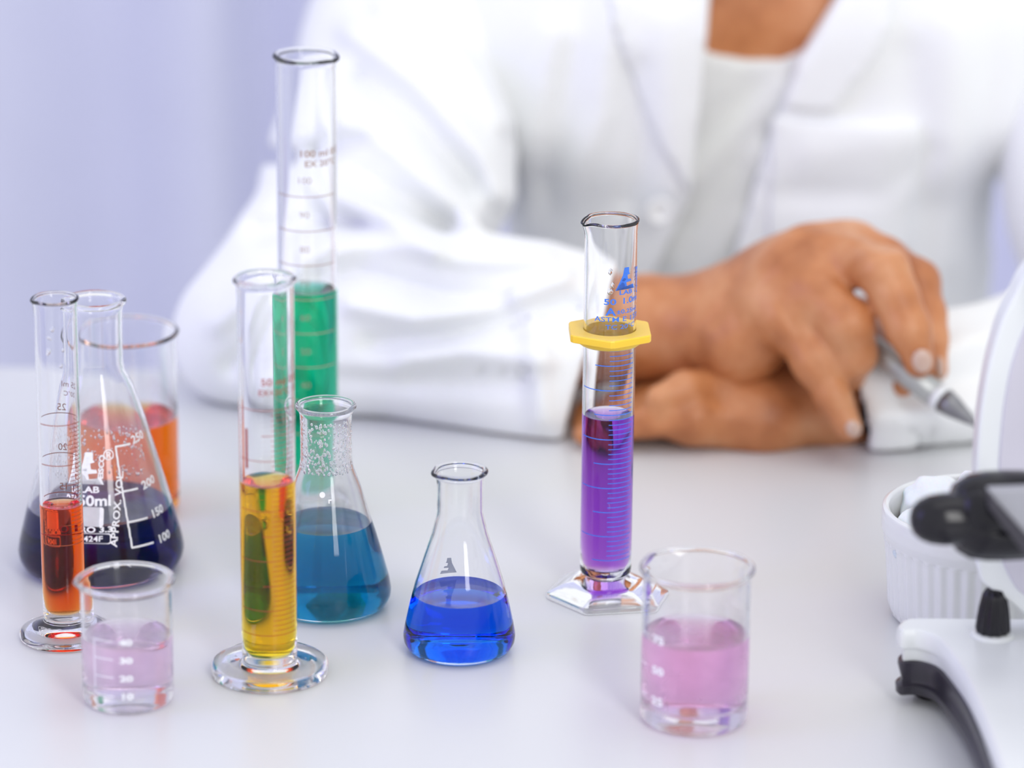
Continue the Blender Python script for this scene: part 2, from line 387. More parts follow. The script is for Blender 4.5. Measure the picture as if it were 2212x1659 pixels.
def rrect(w_, h_, r, t=None, n=4):
    """rounded rectangle outline; with t a frame made of quads"""
    out = []
    for cx, cy, a0 in ((w_-r, h_-r, 0), (-w_+r, h_-r, 90), (-w_+r, -h_+r, 180), (w_-r, -h_+r, 270)):
        for i in range(n+1): a = math.radians(a0+90*i/n); out.append((cx+r*math.cos(a), cy+r*math.sin(a)))
    if t is None: return [out]
    inn = [(x*(w_-t)/w_, y*(h_-t)/h_) for x, y in out]
    return [[out[i], out[(i+1) % len(out)], inn[(i+1) % len(out)], inn[i]] for i in range(len(out))]
EMBLEM = [[(-.22, 1.0), (.25, 1.0), (.27, .55), (-.36, .35)], [(.27, .55), (.38, .40), (.10, .33), (-.36, .35)],
          [(-.36, .35), (.10, .33), (.16, -.02), (-.60, -.15)], [(-.60, -.15), (.16, -.02), (.50, -.05), (.55, -.25), (-.02, -.30), (-.70, -.35)],
          [(-.70, -.35), (-.02, -.30), (.06, -.62), (-.88, -.72)], [(-.88, -.72), (.06, -.62), (.80, -.55), (.98, -.95), (-1.0, -.95)]]

def cyl_profile(rtube, zrim, rfoot, zf0, ztube):
    """graduated cylinder on a round foot, top -> bottom"""
    return [(rtube+3, zrim), (rtube+1.5, zrim-5), (rtube, zrim-16), (rtube, zrim*.5), (rtube, ztube+14), (rtube, ztube+4), (rtube-1.5, ztube), (rtube-3, ztube-5), (rtube+2, ztube-12), (rtube+12, ztube-17),
            (rfoot*.72, zf0+11), (rfoot*.86, zf0+7), (rfoot*.95, zf0+5), (rfoot-1, zf0), (rfoot, zf0*.6), (rfoot-1, 3), (rfoot-5, 0), (rfoot*.8, 0), (rfoot*.76, 3), (rfoot*.4, 5), (0, 6)]
def flask_profile(pts): return pts
def beaker_profile(r, rr, zrim, rc=16):
    p = [(rr, zrim), (rr-1, zrim-4), (r+1.5, zrim-11), (r, zrim-22), (r, zrim*.5), (r, rc+6), (r, rc)]
    for i in range(1, 7):
        a = i/6*PI/2; p.append((r-rc*(1-math.cos(a)), rc-rc*math.sin(a)))
    return p+[(r*.72, 1.5), (0, 4)]

# red-orange 25 ml cylinder
A = Vessel('graduated_cylinder', 'slim glass measuring cylinder of red-orange liquid on round foot, leftmost of the glassware', 'measuring cylinder', 141, 1376,
           cyl_profile(46, 730, 98, 14, 50), 5, 57, 293, 1.2, ((.99, .07, .0008), .0175), 'red-orange liquid', spout=(200, 3, 2, 30))
it = []
for k in range(4):
    z = 216+86*k; it.append(('a', 110, 250, z, 1.8)); it.append(('a', -48, 74, z, 1.8))
    if k < 3:
        for j in range(1, 10): it.append(('a', 34 if j != 5 else 12, 72, z+8.6*j, 1.4)); it.append(('a', 112, 140, z+8.6*j, 1.4))
it += [('t', t_, 178, z_, 22, 1.0, 0, 0) for t_, z_ in (('10', 228), ('15', 314), ('20', 400), ('25', 486))]
it += [('t', '25 ml', 150, 536, 18, 1.1, 0, 0), ('t', '20\u00b0C', 150, 516, 15, 1.1, 0, 0)]
A.marks(it, M['ink_brown'], 'graduation_scale')
# yellow 50 ml cylinder
B = Vessel('graduated_cylinder', 'glass measuring cylinder of golden yellow liquid on round foot', 'measuring cylinder', 583, 1454,
           cyl_profile(59.5, 850, 127, 22, 36), 5, 44, 424, 3.5, ((.998, .50, .0001), .0215), 'golden yellow liquid', spout=(200, 3, 2, 30))
it = []
for i in range(10):
    z = 104+54.0*i
    it.append(('a', -62 if (i % 2 or i == 0) else -8, 72, z, 1.5))
    if i < 9:
        for j in range(1, 5): it.append(('a', 12, 68, z+54*j/5, 1.3))
it += [('t', '50 ml 0.5', 38, 649, 22, 1.15, .012, 0), ('t', 'EX+20\u00b0C 1.0', 36, 627, 18, 1.05, .008, 0), ('v', -42, 463, 548, 7)]
B.marks(it, M['ink_red'], 'graduation_scale')
# green 100 ml cylinder
G = Vessel('graduated_cylinder', 'tallest glass measuring cylinder, half full of emerald green liquid', 'measuring cylinder', 669, 1100,
           cyl_profile(63, 978, 112, 20, 38), 5.5, 46, 487, 3.5, ((.004, .46, .20), .0265), 'emerald green liquid', spout=(-20, 4, 3, 36))
it = []
for i in range(9):
    z = 697-73*i; it.append(('a', -66, 66, z, 2)); it.append(('t', str(100-10*i), -2, z+34, 20, 1.1, -.01, 0))
it += [('t', '100 ml 0.5', 34, 787, 20, 1.2, .02, 0), ('t', 'EX 20\u00b0C', 34, 766, 18, 1.2, .02, 0)]
G.marks(it, M['ink_faint'], 'graduation_scale')
# purple 50 ml cylinder on hexagonal foot with yellow bumper
pp = [(58, 812), (57, 806), (55.5, 790), (55.5, 400), (55.5, 66), (54.5, 58), (52, 52), (40, 47), (38, 40), (0, 36)]
V_ = Vessel('graduated_cylinder', 'glass measuring cylinder of violet liquid with a yellow plastic ring and hexagonal foot', 'measuring cylinder', 1307, 1287,
            pp, 5, 64, 400, 1.0, ((.28, .055, .60), .0215), 'violet liquid', spout=(196, 8, 5, 46))
def hexring(m_, mz, R_, rin, z0, z1, rot, dome=0, n=72, rnd=6):
    """hexagonal plate with round hole, lathe-like rows"""
    def hexr(a, R0):
        t = (a-rot) % (PI/3)-PI/6; h = R0*math.cos(PI/6)/math.cos(t); return min(h, R0-rnd*.35)
    rows = []
    for kind, f_, z in ((1, 0, z1+dome), (0, .55, z1+dome*.55), (0, .96, z1+1), (0, 1.0, z1-1.5), (0, 1.0, z0+1.5), (0, .97, z0), (1, 0, z0)):
        rows.append([((rin if kind else rin+(hexr(2*PI*i/n, R_)-rin)*f_), z) for i in range(n)])
    v = []; f = []
    for r in rows:
        for i, (rr, z) in enumerate(r): a = 2*PI*i/n; v.append((rr*m_*math.cos(a), rr*m_*math.sin(a), z*mz))
    k = len(rows)
    for j in range(k):
        b = (j+1) % k
        for i in range(n): q = (i+1) % n; f.append((j*n+i, b*n+i, b*n+q, j*n+q))
    return v, [q[::-1] for q in f]
v, f = hexring(V_.m, V_.mz, 131, 42, 0, 14, math.radians(10), dome=30)
o = obj('hexagonal_foot', mesh('hf', v, f), M['glass'], V_.root)
v, f = hexring(V_.m, V_.mz, 98, 56.3, 566, 581, math.radians(32), dome=1); o = obj('bumper_ring', mesh('br', v, f), M['yellow'], V_.root, smooth=False); o['label'] = 'yellow plastic hexagonal ring'
prof = [(56.4, 568), (72, 567), (70, 557), (62, 551), (56.4, 550), (56.4, 568)]
v, f = lathe([(r*V_.m, z*V_.mz) for r, z in prof], 64); obj('ring_collar', mesh('rc', v, f), M['yellow'], o)
it = [('p', 35, 700, 25, EMBLEM), ('t', 'LAB', 35, 672, 13, 1.5, .03, 0), ('t', '50', -2, 653, 18, 1.5, .02, 0), ('t', '1.0ml', 52, 654, 18, 1.4, .02, 0), ('t', 'A', 0, 632, 23, 1.3, .03, 0), ('t', '\u00b10.25ml', 42, 632, 13, 1.35, .02, 0),
      ('t', 'ASTM E 1272', 26, 616, 15, 1.45, .012, 0), ('t', 'TC 20\u00b0C', 26, 600, 14, 1.4, .01, 0), ('t', 'EISCO', 76, 690, 18, 1.2, .04, -84)]
for i in range(11):
    z = 97+52.6*i
    if z < 560: it.append(('a', -70 if i % 2 else -33, 62, z, 2.0))
    for j in range(1, 5):
        zz = z+52.6*j/5
        if zz < 560: it.append(('a', 0, 60, zz, 1.7))
V_.marks(it, M['ink_blue'], 'graduation_scale')
# teal flask
TF = Vessel('conical_flask', 'medium conical flask of teal blue liquid with fogged neck, behind yellow cylinder', 'flask', 707, 1308,
            [(62, 430), (60, 425), (56, 414), (55, 395), (55, 320), (58, 300), (74, 258), (89, 208), (106, 158), (121, 108), (134, 62), (138, 40), (137, 26), (130, 12), (118, 3), (104, 0), (90, 1.5), (0, 8)],
            5, 13, 183, 3.5, ((.001, .26, .50), .044), 'teal blue liquid', mist=(250, 420, .16))
TF.marks([('t', '\u2022', -4, 262, 40, 1, .03, 0), ('t', 'r', 8, 252, 16, 1, .04, 0)], M['ink_white'])
# blue small flask
BF = Vessel('conical_flask', 'smallest conical flask of bright royal blue liquid, clear neck, in the middle', 'flask', 992, 1403,
            [(57, 384), (55, 380), (51, 371), (49, 355), (49, 300), (52, 284), (60, 252), (77, 203), (96, 145), (106, 105), (116, 62), (121, 36), (120, 22), (113, 9), (102, 2), (90, 0), (76, 1.5), (0, 8)],
            4.5, 12, 124, 3.2, ((.002, .13, .90), .040), 'royal blue liquid', spout=(205, 5, 1, 24))
BF.marks([('p', -164, 150, 20, EMBLEM), ('t', 'LAB', -164, 118, 14, 1.3, .02, 0)], M['ink_white'])
# big flask of navy liquid
NF = Vessel('conical_flask', 'largest conical flask of dark navy liquid with white printed scale, at left behind red cylinder', 'flask', 220, 1223,
            [(63, 572), (61, 566), (58, 552), (57, 520), (57, 445), (60, 425), (77, 393), (101, 323), (130, 223), (159, 123), (174, 65), (178, 44), (176, 28), (168, 12), (154, 3), (138, 0), (120, 2), (0, 10)],
            5.5, 15, 138, 4.5, ((.004, .003, .14), .060), 'dark navy blue liquid', mist=(170, 420, .16))
it = [('p', -4, 252, 34, EMBLEM), ('t', 'LAB', -3, 211, 18, 1.4, .03, 0), ('t', '250ml', -2, 189, 30, 1.2, .03, 0), ('p', -5, 158, 1, rrect(37, 20, 6)), ('t', 'BORO 3.3', -3, 133, 16, 1.5, .03, 0),
      ('t', '10424F', -3, 115, 16, 1.3, .02, 0), ('p', -3, 115, 1, rrect(48, 11, 5, 2)), ('t', 'APPROX. VOL.', 21, 172, 21, 1.15, .025, 79),
      ('t', '\u00ae', 17, 277, 30, 1, .01, 0), ('t', 'EISCO', 9, 256, 15, 1.2, .04, 84),
      ('t', '100', 60, 94, 24, 1.2, .03, 4), ('t', '150', 59, 147, 24, 1.2, .03, 6), ('t', '200', 57, 208, 24, 1.2, .03, 8), ('t', '250', 57, 300, 24, 1.1, .03, 8),
      ('a', 29, 48, 92, 4), ('a', 29, 47, 143, 4), ('a', 28, 43, 204, 4), ('a', 25, 44, 293, 4)]
for k in range(10):
    z0 = 92+k*20.1; it.append(('v', 29.5-k*.4-.2, z0, z0+20.6, 4.2))
NF.marks(it, M['ink_white'])
# orange beaker at the back
OB = Vessel('beaker', 'tall beaker of bright orange liquid standing behind the navy flask', 'beaker', 277, 1100,
            beaker_profile(111, 115, 383), 5, 12, 203, 2.0, ((.99, .14, .0004), .05), 'bright orange liquid', spout=(200, 8, 4, 30))
# small pink beaker (left), big pink beaker (right)
SB = Vessel('beaker', 'small beaker of pale lilac-pink liquid in the left foreground', 'beaker', 278, 1511,
            beaker_profile(98, 103, 258, 14), 5, 26, 143, 3.0, ((.992, .70, .965), .043), 'pale lilac-pink liquid', spout=(190, 6, 3, 26), mist=(130, 200, .2))
it = []
for i, n_ in enumerate(['10', '20', '30', '40']):
    z = 42+38.5*i; it.append(('t', n_, 4, z, 19, 1.5, .04, 0)); it.append(('a', -38, -12, z+2 if i else z, 2.0))
it += [('v', -39, 42, 160, 2.4)]
SB.marks(it, M['ink_white'])
PB = Vessel('beaker', 'larger beaker of rose pink liquid at the right foreground', 'beaker', 1498, 1552,
            beaker_profile(116, 122, 325, 16), 5, 28, 187, 3.0, ((.995, .46, .82), .050), 'rose pink liquid', spout=(128, 10, 4, 30), mist=(175, 250, .25))
it = []
for i, n_ in enumerate(['25', '50', '75']): it.append(('t', n_, -46, 66+65.5*i, 24, 1.4, .04, 0)); it.append(('a', -78, -64, 69+65.5*i, 2.4))
PB.marks(it, M['ink_white'])
# condensation drops: fogged neck of the teal flask and a few beads in the cylinders
def drops(vs, n, zr, phr, rr, name='condensation_drops'):
    V, Fc = [], []; base_v, base_f = [], []
    bm = bmesh.new(); bmesh.ops.create_icosphere(bm, subdivisions=1, radius=1); bm.verts.index_update()
    base_v = [tuple(q.co) for q in bm.verts]; base_f = [tuple(q.index for q in fc.verts) for fc in bm.faces]; bm.free()
    for _ in range(n):
        z = random.uniform(*zr); ph = math.radians(random.uniform(*phr)); r = random.uniform(*rr); c = vs.pt(ph, z, -.00005); el = random.uniform(1, 1.8); b = len(V)
        e1 = (math.cos(ph), math.sin(ph), 0); e2 = (math.sin(ph), -math.cos(ph), 0)
        for x, y, q in base_v:
            V.append(tuple(c[i]+r*(x*e1[i]+.45*y*e2[i])+(r*q*el if i == 2 else 0) for i in range(3)))
        Fc += [tuple(b+i for i in q) for q in base_f]
    o = obj(name, mesh(name, V, Fc), M['water'], vs.root); o['kind'] = 'stuff'; return o
M['water'] = glass_mat('water', color=(1, 1, 1)); M['water'].node_tree.nodes['Glass BSDF'].inputs['IOR'].default_value = 1.2
drops(TF, 420, (300, 408), (-80, 80), (.00025, .00085)); drops(NF, 260, (225, 330), (-60, 60), (.0003, .0007)); drops(A, 7, (600, 705), (-30, 25), (.0006, .0013)); drops(V_, 4, (672, 720), (-6, 6), (.0007, .0012))

# ------------------------------------------------------------------ ramekin with cotton balls
cp = T(2120, 1330); cm = mpp(cp)
CUP = thing('ramekin', 'round white fluted ceramic dish filled with cotton balls behind the microscope', 'dish', cp)
def flute(p, a, r, z):
    k = 1+(.010*math.cos(a*44) if (.004 < z < .040 and r > .03) else 0); return (p[0]*k, p[1]*k, p[2])
prof = [(.0, .005), (.039, .005), (.0425, .012), (.0455, .052), (.0462, .0545), (.0475, .0555), (.0492, .0545), (.0497, .051), (.0495, .045), (.0488, .0425), (.0483, .041), (.0475, .038), (.0465, .03), (.0455, .018), (.0448, .008), (.0432, .002), (.040, 0), (.03, 0), (0, .001)]
dn = [prof[0]]
for a, b in zip(prof[:-1], prof[1:]):
    for i in range(1, 5): dn.append((a[0]+(b[0]-a[0])*i/4, a[1]+(b[1]-a[1])*i/4))
v, f = lathe(dn, 352, flute); obj('bowl', mesh('bowl', v, f), M['ceramic'], CUP)
ballspec = [(-.030, -.012, .043, .016), (.001, -.025, .044, .017), (.030, -.010, .044, .016), (-.022, .020, .046, .017), (.010, .022, .050, .019), (.000, .000, .056, .018), (.030, .020, .047, .014)]
names = ['large cotton ball heaped in the middle of the white dish', 'cotton ball at the left rim of the white dish', 'cotton ball at the front of the white dish', 'cotton ball on the right side of the white dish',
         'cotton ball at the back left of the white dish', 'cotton ball heaped at the back of the white dish', 'cotton ball at the back right of the white dish']
order = [1, 2, 3, 4, 5, 0, 6]
for q, (x, y, z, r) in enumerate(ballspec):
    bm = bmesh.new(); bmesh.ops.create_icosphere(bm, subdivisions=4, radius=r)
    for vv in bm.verts:
        n_ = vv.co.normalized(); k = 1+.06*math.sin(n_.x*5+q)*math.cos(n_.y*6+q*2)+.04*math.sin(n_.z*9+n_.x*7+q)+random.uniform(-.006, .006); vv.co *= k
    me = bpy.data.meshes.new('cb'); bm.to_mesh(me); bm.free()
    o = obj('cotton_ball', me, M['cotton'], None, loc=(cp[0]+x, cp[1]+y, z)); tag(o, names[order[q]], 'cotton', 'cotton balls in the white dish')

# ------------------------------------------------------------------ microscope
sp_ = T(1955, 1490)
MS = thing('microscope', 'white microscope with black knobs at the right edge', 'microscope', (0.25, 1.5, 0))
ox, oy = -.25, -1.5
bz = .037
left = [T(x, y, bz) for x, y in ((2000, 1333), (1965, 1334), (1946, 1341), (1938, 1352), (1950, 1362), (1985, 1362), (2020, 1374), (2045, 1400), (2080, 1450), (2110, 1512), (2140, 1590), (2165, 1670), (2185, 1780), (2190, 1880))]
def catmull(pts, n=8):
    pts = [np.array(p) for p in pts]; out = []
    for i in range(len(pts)-1):
        p0 = pts[max(i-1, 0)]; p1 = pts[i]; p2 = pts[i+1]; p3 = pts[min(i+2, len(pts)-1)]
        for k in range(n):
            t = k/n; out.append(.5*((2*p1)+(-p0+p2)*t+(2*p0-5*p1+4*p2-p3)*t*t+(-p0+3*p1-3*p2+p3)*t**3))
    out.append(pts[-1]); return out
LC = [(float(p[0]), float(p[1])) for p in catmull([q[:2] for q in left], 6)]
XR = .40; mir = [(2*.30-x, y) for x, y in LC[::-1]]
plan = LC+mir                                                     # closed outline, front at low y, counter-clockwise seen from above is reversed below
def off_plan(pl, d):
    n = len(pl); out = []
    for i in range(n):
        a = np.array(pl[(i-1) % n]); b = np.array(pl[(i+1) % n]); t = b-a; t /= (np.linalg.norm(t)+1e-9); nn = np.array((-t[1], t[0]))
        out.append((pl[i][0]-nn[0]*d, pl[i][1]-nn[1]*d))
    return out
ar = sum(plan[i][0]*plan[(i+1) % len(plan)][1]-plan[(i+1) % len(plan)][0]*plan[i][1] for i in range(len(plan)))
if ar > 0: sgn = 1
else: sgn = -1
def stack(levels, mat, name, cap=True, parent=MS, smooth=True):
    v = []; f = []; n = len(plan)
    for d, z in levels:
        for x, y in off_plan(plan, d*sgn): v.append((x+ox, y+oy, z))
    for k in range(len(levels)-1):
        for i in range(n):
            j = (i+1) % n; q = (k*n+i, (k+1)*n+i, (k+1)*n+j, k*n+j); f.append(q if sgn > 0 else q[::-1])
    if cap:
        f.append(tuple(range(n)) if sgn > 0 else tuple(range(n))[::-1]); e = (len(levels)-1)*n
        f.append(tuple(e+i for i in range(n))[::-1] if sgn > 0 else tuple(e+i for i in range(n)))
    o_ = obj(name, mesh(name, v, f), mat, parent, smooth)
    o_.data.set_sharp_from_angle(angle=.6)
    if cap:
        for p_ in o_.data.polygons[-2:]: p_.use_smooth = False
    return o_
stack([(-.0022, .0371), (-.0009, .0367), (0, .0350), (.0003, .031), (0, .0285), (-.0018, .028), (-.0026, .0275), (-.0028, .019), (-.0028, .008)], M['scope'], 'base')
stack([(-.0029, .0215), (-.0010, .0212), (-.0008, .0195), (-.0026, .013), (-.0022, .0108), (-.0002, .0098), (-.0005, .0062), (-.0015, .0052), (-.0028, .0052)], M['black2'], 'base_trim')
for (px, py) in ((2014, 1508), (2190, 1690), (2420, 1500), (2420, 1690)):
    q = T(px, py); v, f = lathe([(0, .0075), (.0085, .0075), (.008, .001), (.0072, 0), (0, 0)], 32); obj('rubber_foot', mesh('rf', v, f), M['rubber'], MS, loc=(q[0]+ox, q[1]+oy+.004, 0))
# lamp dial on the base
q = T(2144, 1372, bz)
v, f = lathe([(.0, .0015), (.0085, .0015), (.0095, .0008), (.0100, 0), (0, 0)], 48); dsh = obj('dial_washer', mesh('w', v, f), M['scope'], MS, loc=(q[0]+ox, q[1]+oy, bz))
def ribs(n, dep):
    def g(p, a, r, z):
        k = 1-dep*(.5+.5*math.cos(a*n)) if r > .001 else 1; return (p[0]*k, p[1]*k, p[2])
    return g
v, f = lathe([(0, .0215), (.0030, .0212), (.0042, .0205), (.0055, .018), (.0068, .012), (.0076, .006), (.0079, .002), (.0077, .0008), (0, .0008)], 144, ribs(12, .10)); obj('dial_knob', mesh('dk', v, f), M['black'], MS, loc=(q[0]+ox, q[1]+oy, bz+.0012))
# arm: curved plate seen from the side
def plate(pxs, Yf, th, mat, name, bev=.002, parent=MS):
    pts = catmull([P(x, y, Yf) for x, y in pxs], 6) if len(pxs) > 5 else [P(x, y, Yf) for x, y in pxs]
    n = len(pts); v = [(p[0]+ox, Yf+oy, p[2]) for p in pts]+[(p[0]+ox, Yf+th+oy, p[2]) for p in pts]
    f = [tuple(range(n)), tuple(range(n, 2*n))[::-1]]+[(i, i+n, (i+1) % n+n, (i+1) % n) for i in range(n)]
    me = mesh(name, v, f); bm = bmesh.new(); bm.from_mesh(me); bmesh.ops.recalc_face_normals(bm, faces=bm.faces); bm.to_mesh(me); bm.free()
    o = obj(name, me, mat, parent, smooth=False)
    if bev: bevel(o, bev, 4)
    return o
YA = 1.532
armp = [(2260, 540), (2212, 598), (2190, 640), (2160, 705), (2136, 790), (2120, 880), (2112, 960), (2108, 1040), (2108, 1120), (2110, 1200), (2118, 1250), (2140, 1274), (2170, 1294), (2206, 1322), (2240, 1350), (2420, 1350), (2450, 1200), (2430, 900), (2420, 600), (2340, 520)]
plate(armp, YA, .018, M['scope'], 'arm', .0025)
inn = [(2290, 620), (2225, 690), (2190, 775), (2172, 860), (2163, 940), (2158, 1020), (2158, 1080), (2158, 1140), (2162, 1190), (2175, 1235), (2220, 1290), (2330, 1300), (2380, 1180), (2390, 900), (2380, 680)]
plate(inn, YA-.0015, .003, M['panel'], 'arm_panel', .0008)
# focus knobs: axis towards the left, a little towards the viewer
def axis_lathe(prof, px, py, Y, dirv, mat, name, n=96, deform=None, parent=MS):
    v, f = lathe(prof, n, deform); o = obj(name, mesh(name, v, f), mat, parent)
    c = P(px, py, Y); o.location = (c[0]+ox, c[1]+oy, c[2]); o.rotation_euler = Vector(dirv).to_track_quat('Z', 'Y').to_euler(); return o
dv = (-1, -.16, .02)
k = mpp(P(2100, 1110, 1.48))
def lobes(p, a, r, z):
    kk = 1-.07*max(0, math.cos(a*6))**6 if r > .006 else 1; return (p[0]*kk, p[1]*kk, p[2])
axis_lathe([(0, .030), (.0122, .030), (.0150, .0285), (.0180, .0235), (.0192, .016), (.0194, .008), (.0192, .0), (.0188, -.002), (.0, -.002)], 2208, 1112, 1.485, dv, M['black'], 'coarse_focus_knob', 144, lobes)
axis_lathe([(0, .0258), (.0030, .0255), (.0060, .0243), (.0086, .0215), (.0103, .0175), (.0112, .012), (.0113, .006), (.0113, .0005), (.0108, -.001), (0, -.001)], 2094, 1120, 1.477, dv, M['black'], 'fine_focus_knob', 96)
# bracket of the stage
pts = [(2134, 1060), (2232, 1056), (2236, 1196), (2205, 1178)]
plate([(2134, 1060), (2236, 1056), (2260, 1130), (2210, 1165)], 1.452, .006, M['grey'], 'stage_bracket', .0006)
plate([(2134, 1062), (2212, 1150), (2260, 1200), (2222, 1208), (2136, 1098)], 1.450, .008, M['black2'], 'bracket_edge', .0004)

# parts of the microscope just beyond the right edge of the frame: stage, head, tube and objective
q0 = P(2420, 1120, 1.46)
bevel(obj('stage', box_mesh('stage', (q0[0]+ox+.012, 1.455+oy, q0[2]), (.085, .095, .008)), M['black2'], MS, smooth=False), .0015)
plate([(2300, 470), (2700, 470), (2720, 560), (2690, 640), (2330, 650), (2290, 560)], 1.500, .034, M['scope'], 'head', .003)
q1 = P(2560, 640, 1.46); v, f = lathe([(0, .020), (.013, .020), (.014, -.004), (.010, -.022), (.008, -.040), (.003, -.046), (0, -.046)], 48)
obj('objective_lens', mesh('ol', v, f), M['steel'], MS, loc=(q1[0]+ox, 1.495+oy, q1[2]-.012))
q2 = P(2560, 470, 1.5); v, f = lathe([(0, .075), (.011, .075), (.013, .070), (.013, .052), (.0105, .050), (.0105, 0), (0, 0)], 48)
ev_ = obj('viewing_tube', mesh('vt', v, f), M['black'], MS, loc=(q2[0]+ox, 1.515+oy, q2[2]-.006)); ev_.rotation_euler = (0, .5, 0)

# ------------------------------------------------------------------ person
PR = thing('person', 'person in open white lab coat over off-white t-shirt, seated with hands resting on table', 'person', (.17, 2.28, 0))
# --- right hand (viewer's left arm), holding the tool
fr = Field(P(1080, 1000, 1.81)-np.array([0, 0, .02]), P(2090, 440, 2.05)+np.array([.0, 0, .02]), .00135); fr.reach = .042
fr.chain([(1060, 730, 1.985, 118), (1400, 708, 1.955, 118), (1545, 706, 1.945, 100)], .0)
hk = .016
fr.chain([(1545, 716, 1.935, 92), (1600, 735, 1.925, 88), (1680, 690, 1.920, 66)], hk)                # heel of the hand
fr.chain([(1545, 690, 1.950, 90), (1640, 640, 1.940, 80), (1705, 600, 1.925, 62)], hk)
fr.chain([(1600, 660, 1.955, 78), (1700, 590, 1.950, 66), (1762, 548, 1.945, 56)], hk)
fr.chain([(1640, 640, 1.965, 72), (1760, 570, 1.965, 60), (1835, 535, 1.965, 50)], hk)
kk = .0055
fr.chain([(1665, 650, 1.918, 58), (1700, 690, 1.912, 54), (1757, 775, 1.905, 45), (1764, 785, 1.904, 46), (1800, 858, 1.900, 36), (1833, 922, 1.897, 30)], kk, .012)     # little finger
fr.chain([(1705, 580, 1.930, 62), (1770, 635, 1.918, 52), (1832, 700, 1.910, 55), (1845, 765, 1.914, 47), (1836, 812, 1.925, 34)], kk, .012)                              # ring finger
fr.chain([(1762, 545, 1.945, 56), (1840, 560, 1.938, 50), (1908, 585, 1.920, 55), (1935, 640, 1.912, 48), (1957, 695, 1.905, 44), (1965, 715, 1.903, 43), (1986, 782, 1.900, 35)], kk, .012)  # middle finger
fr.chain([(1838, 530, 1.965, 50), (1910, 560, 1.962, 46), (1982, 608, 1.948, 46), (2003, 680, 1.934, 39), (2012, 730, 1.925, 34), (2024, 800, 1.918, 25)], kk, .012)   # index finger
fr.chain([(1650, 700, 1.965, 70), (1760, 690, 1.985, 55), (1850, 690, 1.970, 46), (1900, 768, 1.948, 38), (1950, 832, 1.932, 26)], kk, .02)                            # thumb
fr.folds([(-.9, 8, [(1690, 660), (1770, 800)]), (.5, 10, [(1560, 800), (1640, 790), (1680, 770)]), (-.5, 5, [(1560, 815), (1620, 800), (1660, 770)]),
          (-.35, 4, [(1745, 790), (1800, 760)]), (-.3, 4, [(1752, 800), (1806, 772)]), (-.3, 4, [(1930, 705), (1995, 690)]), (-.25, 4, [(1932, 695), (1990, 680)]), (-.3, 4, [(1885, 560), (1935, 550)]), (-.3, 4, [(1890, 575), (1940, 563)]),
          (-.6, 9, [(1570, 640), (1540, 700)]), (.7, 12, [(1640, 600), (1740, 530)]), (.5, 12, [(1600, 640), (1690, 590)])])
mr_ = fr.mesh('bodyR'); del fr
# --- left hand and wrist lying on the table
ff = Field(np.array([P(1180, 900, 1.95)[0], 1.84, -.001]), np.array([P(2150, 900, 1.95)[0], 2.06, .085]), .0016)
ff.chain([(2140, 858, 1.940, 84), (1960, 868, 1.928, 78), (1800, 870, 1.922, 70)], 0)
ff.chain([(1800, 870, 1.922, 68), (1660, 872, 1.925, 76), (1500, 872, 1.925, 78)], .015)
ff.chain([(1800, 880, 1.915, 62), (1650, 908, 1.903, 52), (1500, 912, 1.900, 50)], .02)
ff.chain([(1800, 868, 1.930, 62), (1650, 860, 1.950, 62), (1500, 856, 1.955, 54)], .02)
for (y0, yy, r) in ((915, 1.892, 34), (898, 1.912, 37), (880, 1.932, 38), (864, 1.952, 34)):
    ff.chain([(1500, y0-12, yy, r+8), (1400, y0-6, yy, r+2), (1320, y0+10, yy, r-4), (1262, y0+24, yy+.002, r-10)], .0035, .012)
ff.chain([(1640, 838, 1.93, 46), (1560, 826, 1.915, 38), (1480, 838, 1.897, 32), (1420, 858, 1.888, 26)], .008, .015)
ff.folds([(-.8, 7, [(1380, 916), (1480, 908)]), (.6, 14, [(1560, 900), (1700, 930)]), (-.4, 12, [(1520, 930), (1560, 870)])])
ml_ = ff.mesh('bodyL'); del ff
WB = P(1846, 868, 1.922)
# --- torso: one field for the body, shirt and coat share the same underlying shape
TX = float(P(1640, 300, 2.2)[0]); 
def torso_field(h, grow, lo=None, hi=None):
    t = Field((TX-.27, 2.03, -.24), (TX+.27, 2.44, .40), h)
    X, Y, Z = t.grid()
    lean = (Z-.05)*-.16                                            # leaning slightly over the table
    qx = np.abs(X-TX)-(.045+.050*(lambda q: q*q*(3-2*q))(np.clip((Z-.065)/.06, 0, 1))); qy = np.abs(Y-(2.255+lean))-.018; qz = np.abs(Z-.0)-.17
    a = np.sqrt(np.maximum(qx, 0)**2+np.maximum(qy, 0)**2+np.maximum(qz, 0)**2)+np.minimum(np.maximum(np.maximum(qx, qy), qz), 0)-.088-grow
    t.d = a.astype(np.float32)
    for sg in (-1, 1): t.cone((TX+sg*.04, 2.245, .285), (TX+sg*.185, 2.255, .225), .052+grow, .058+grow, .05)
    t.cone((TX, 2.225, .22), (TX, 2.20, .40), .058+grow*.6, .054+grow*.6, .06)
    return t
tb_ = torso_field(.0045, 0); mt_ = tb_.mesh('bodyT')
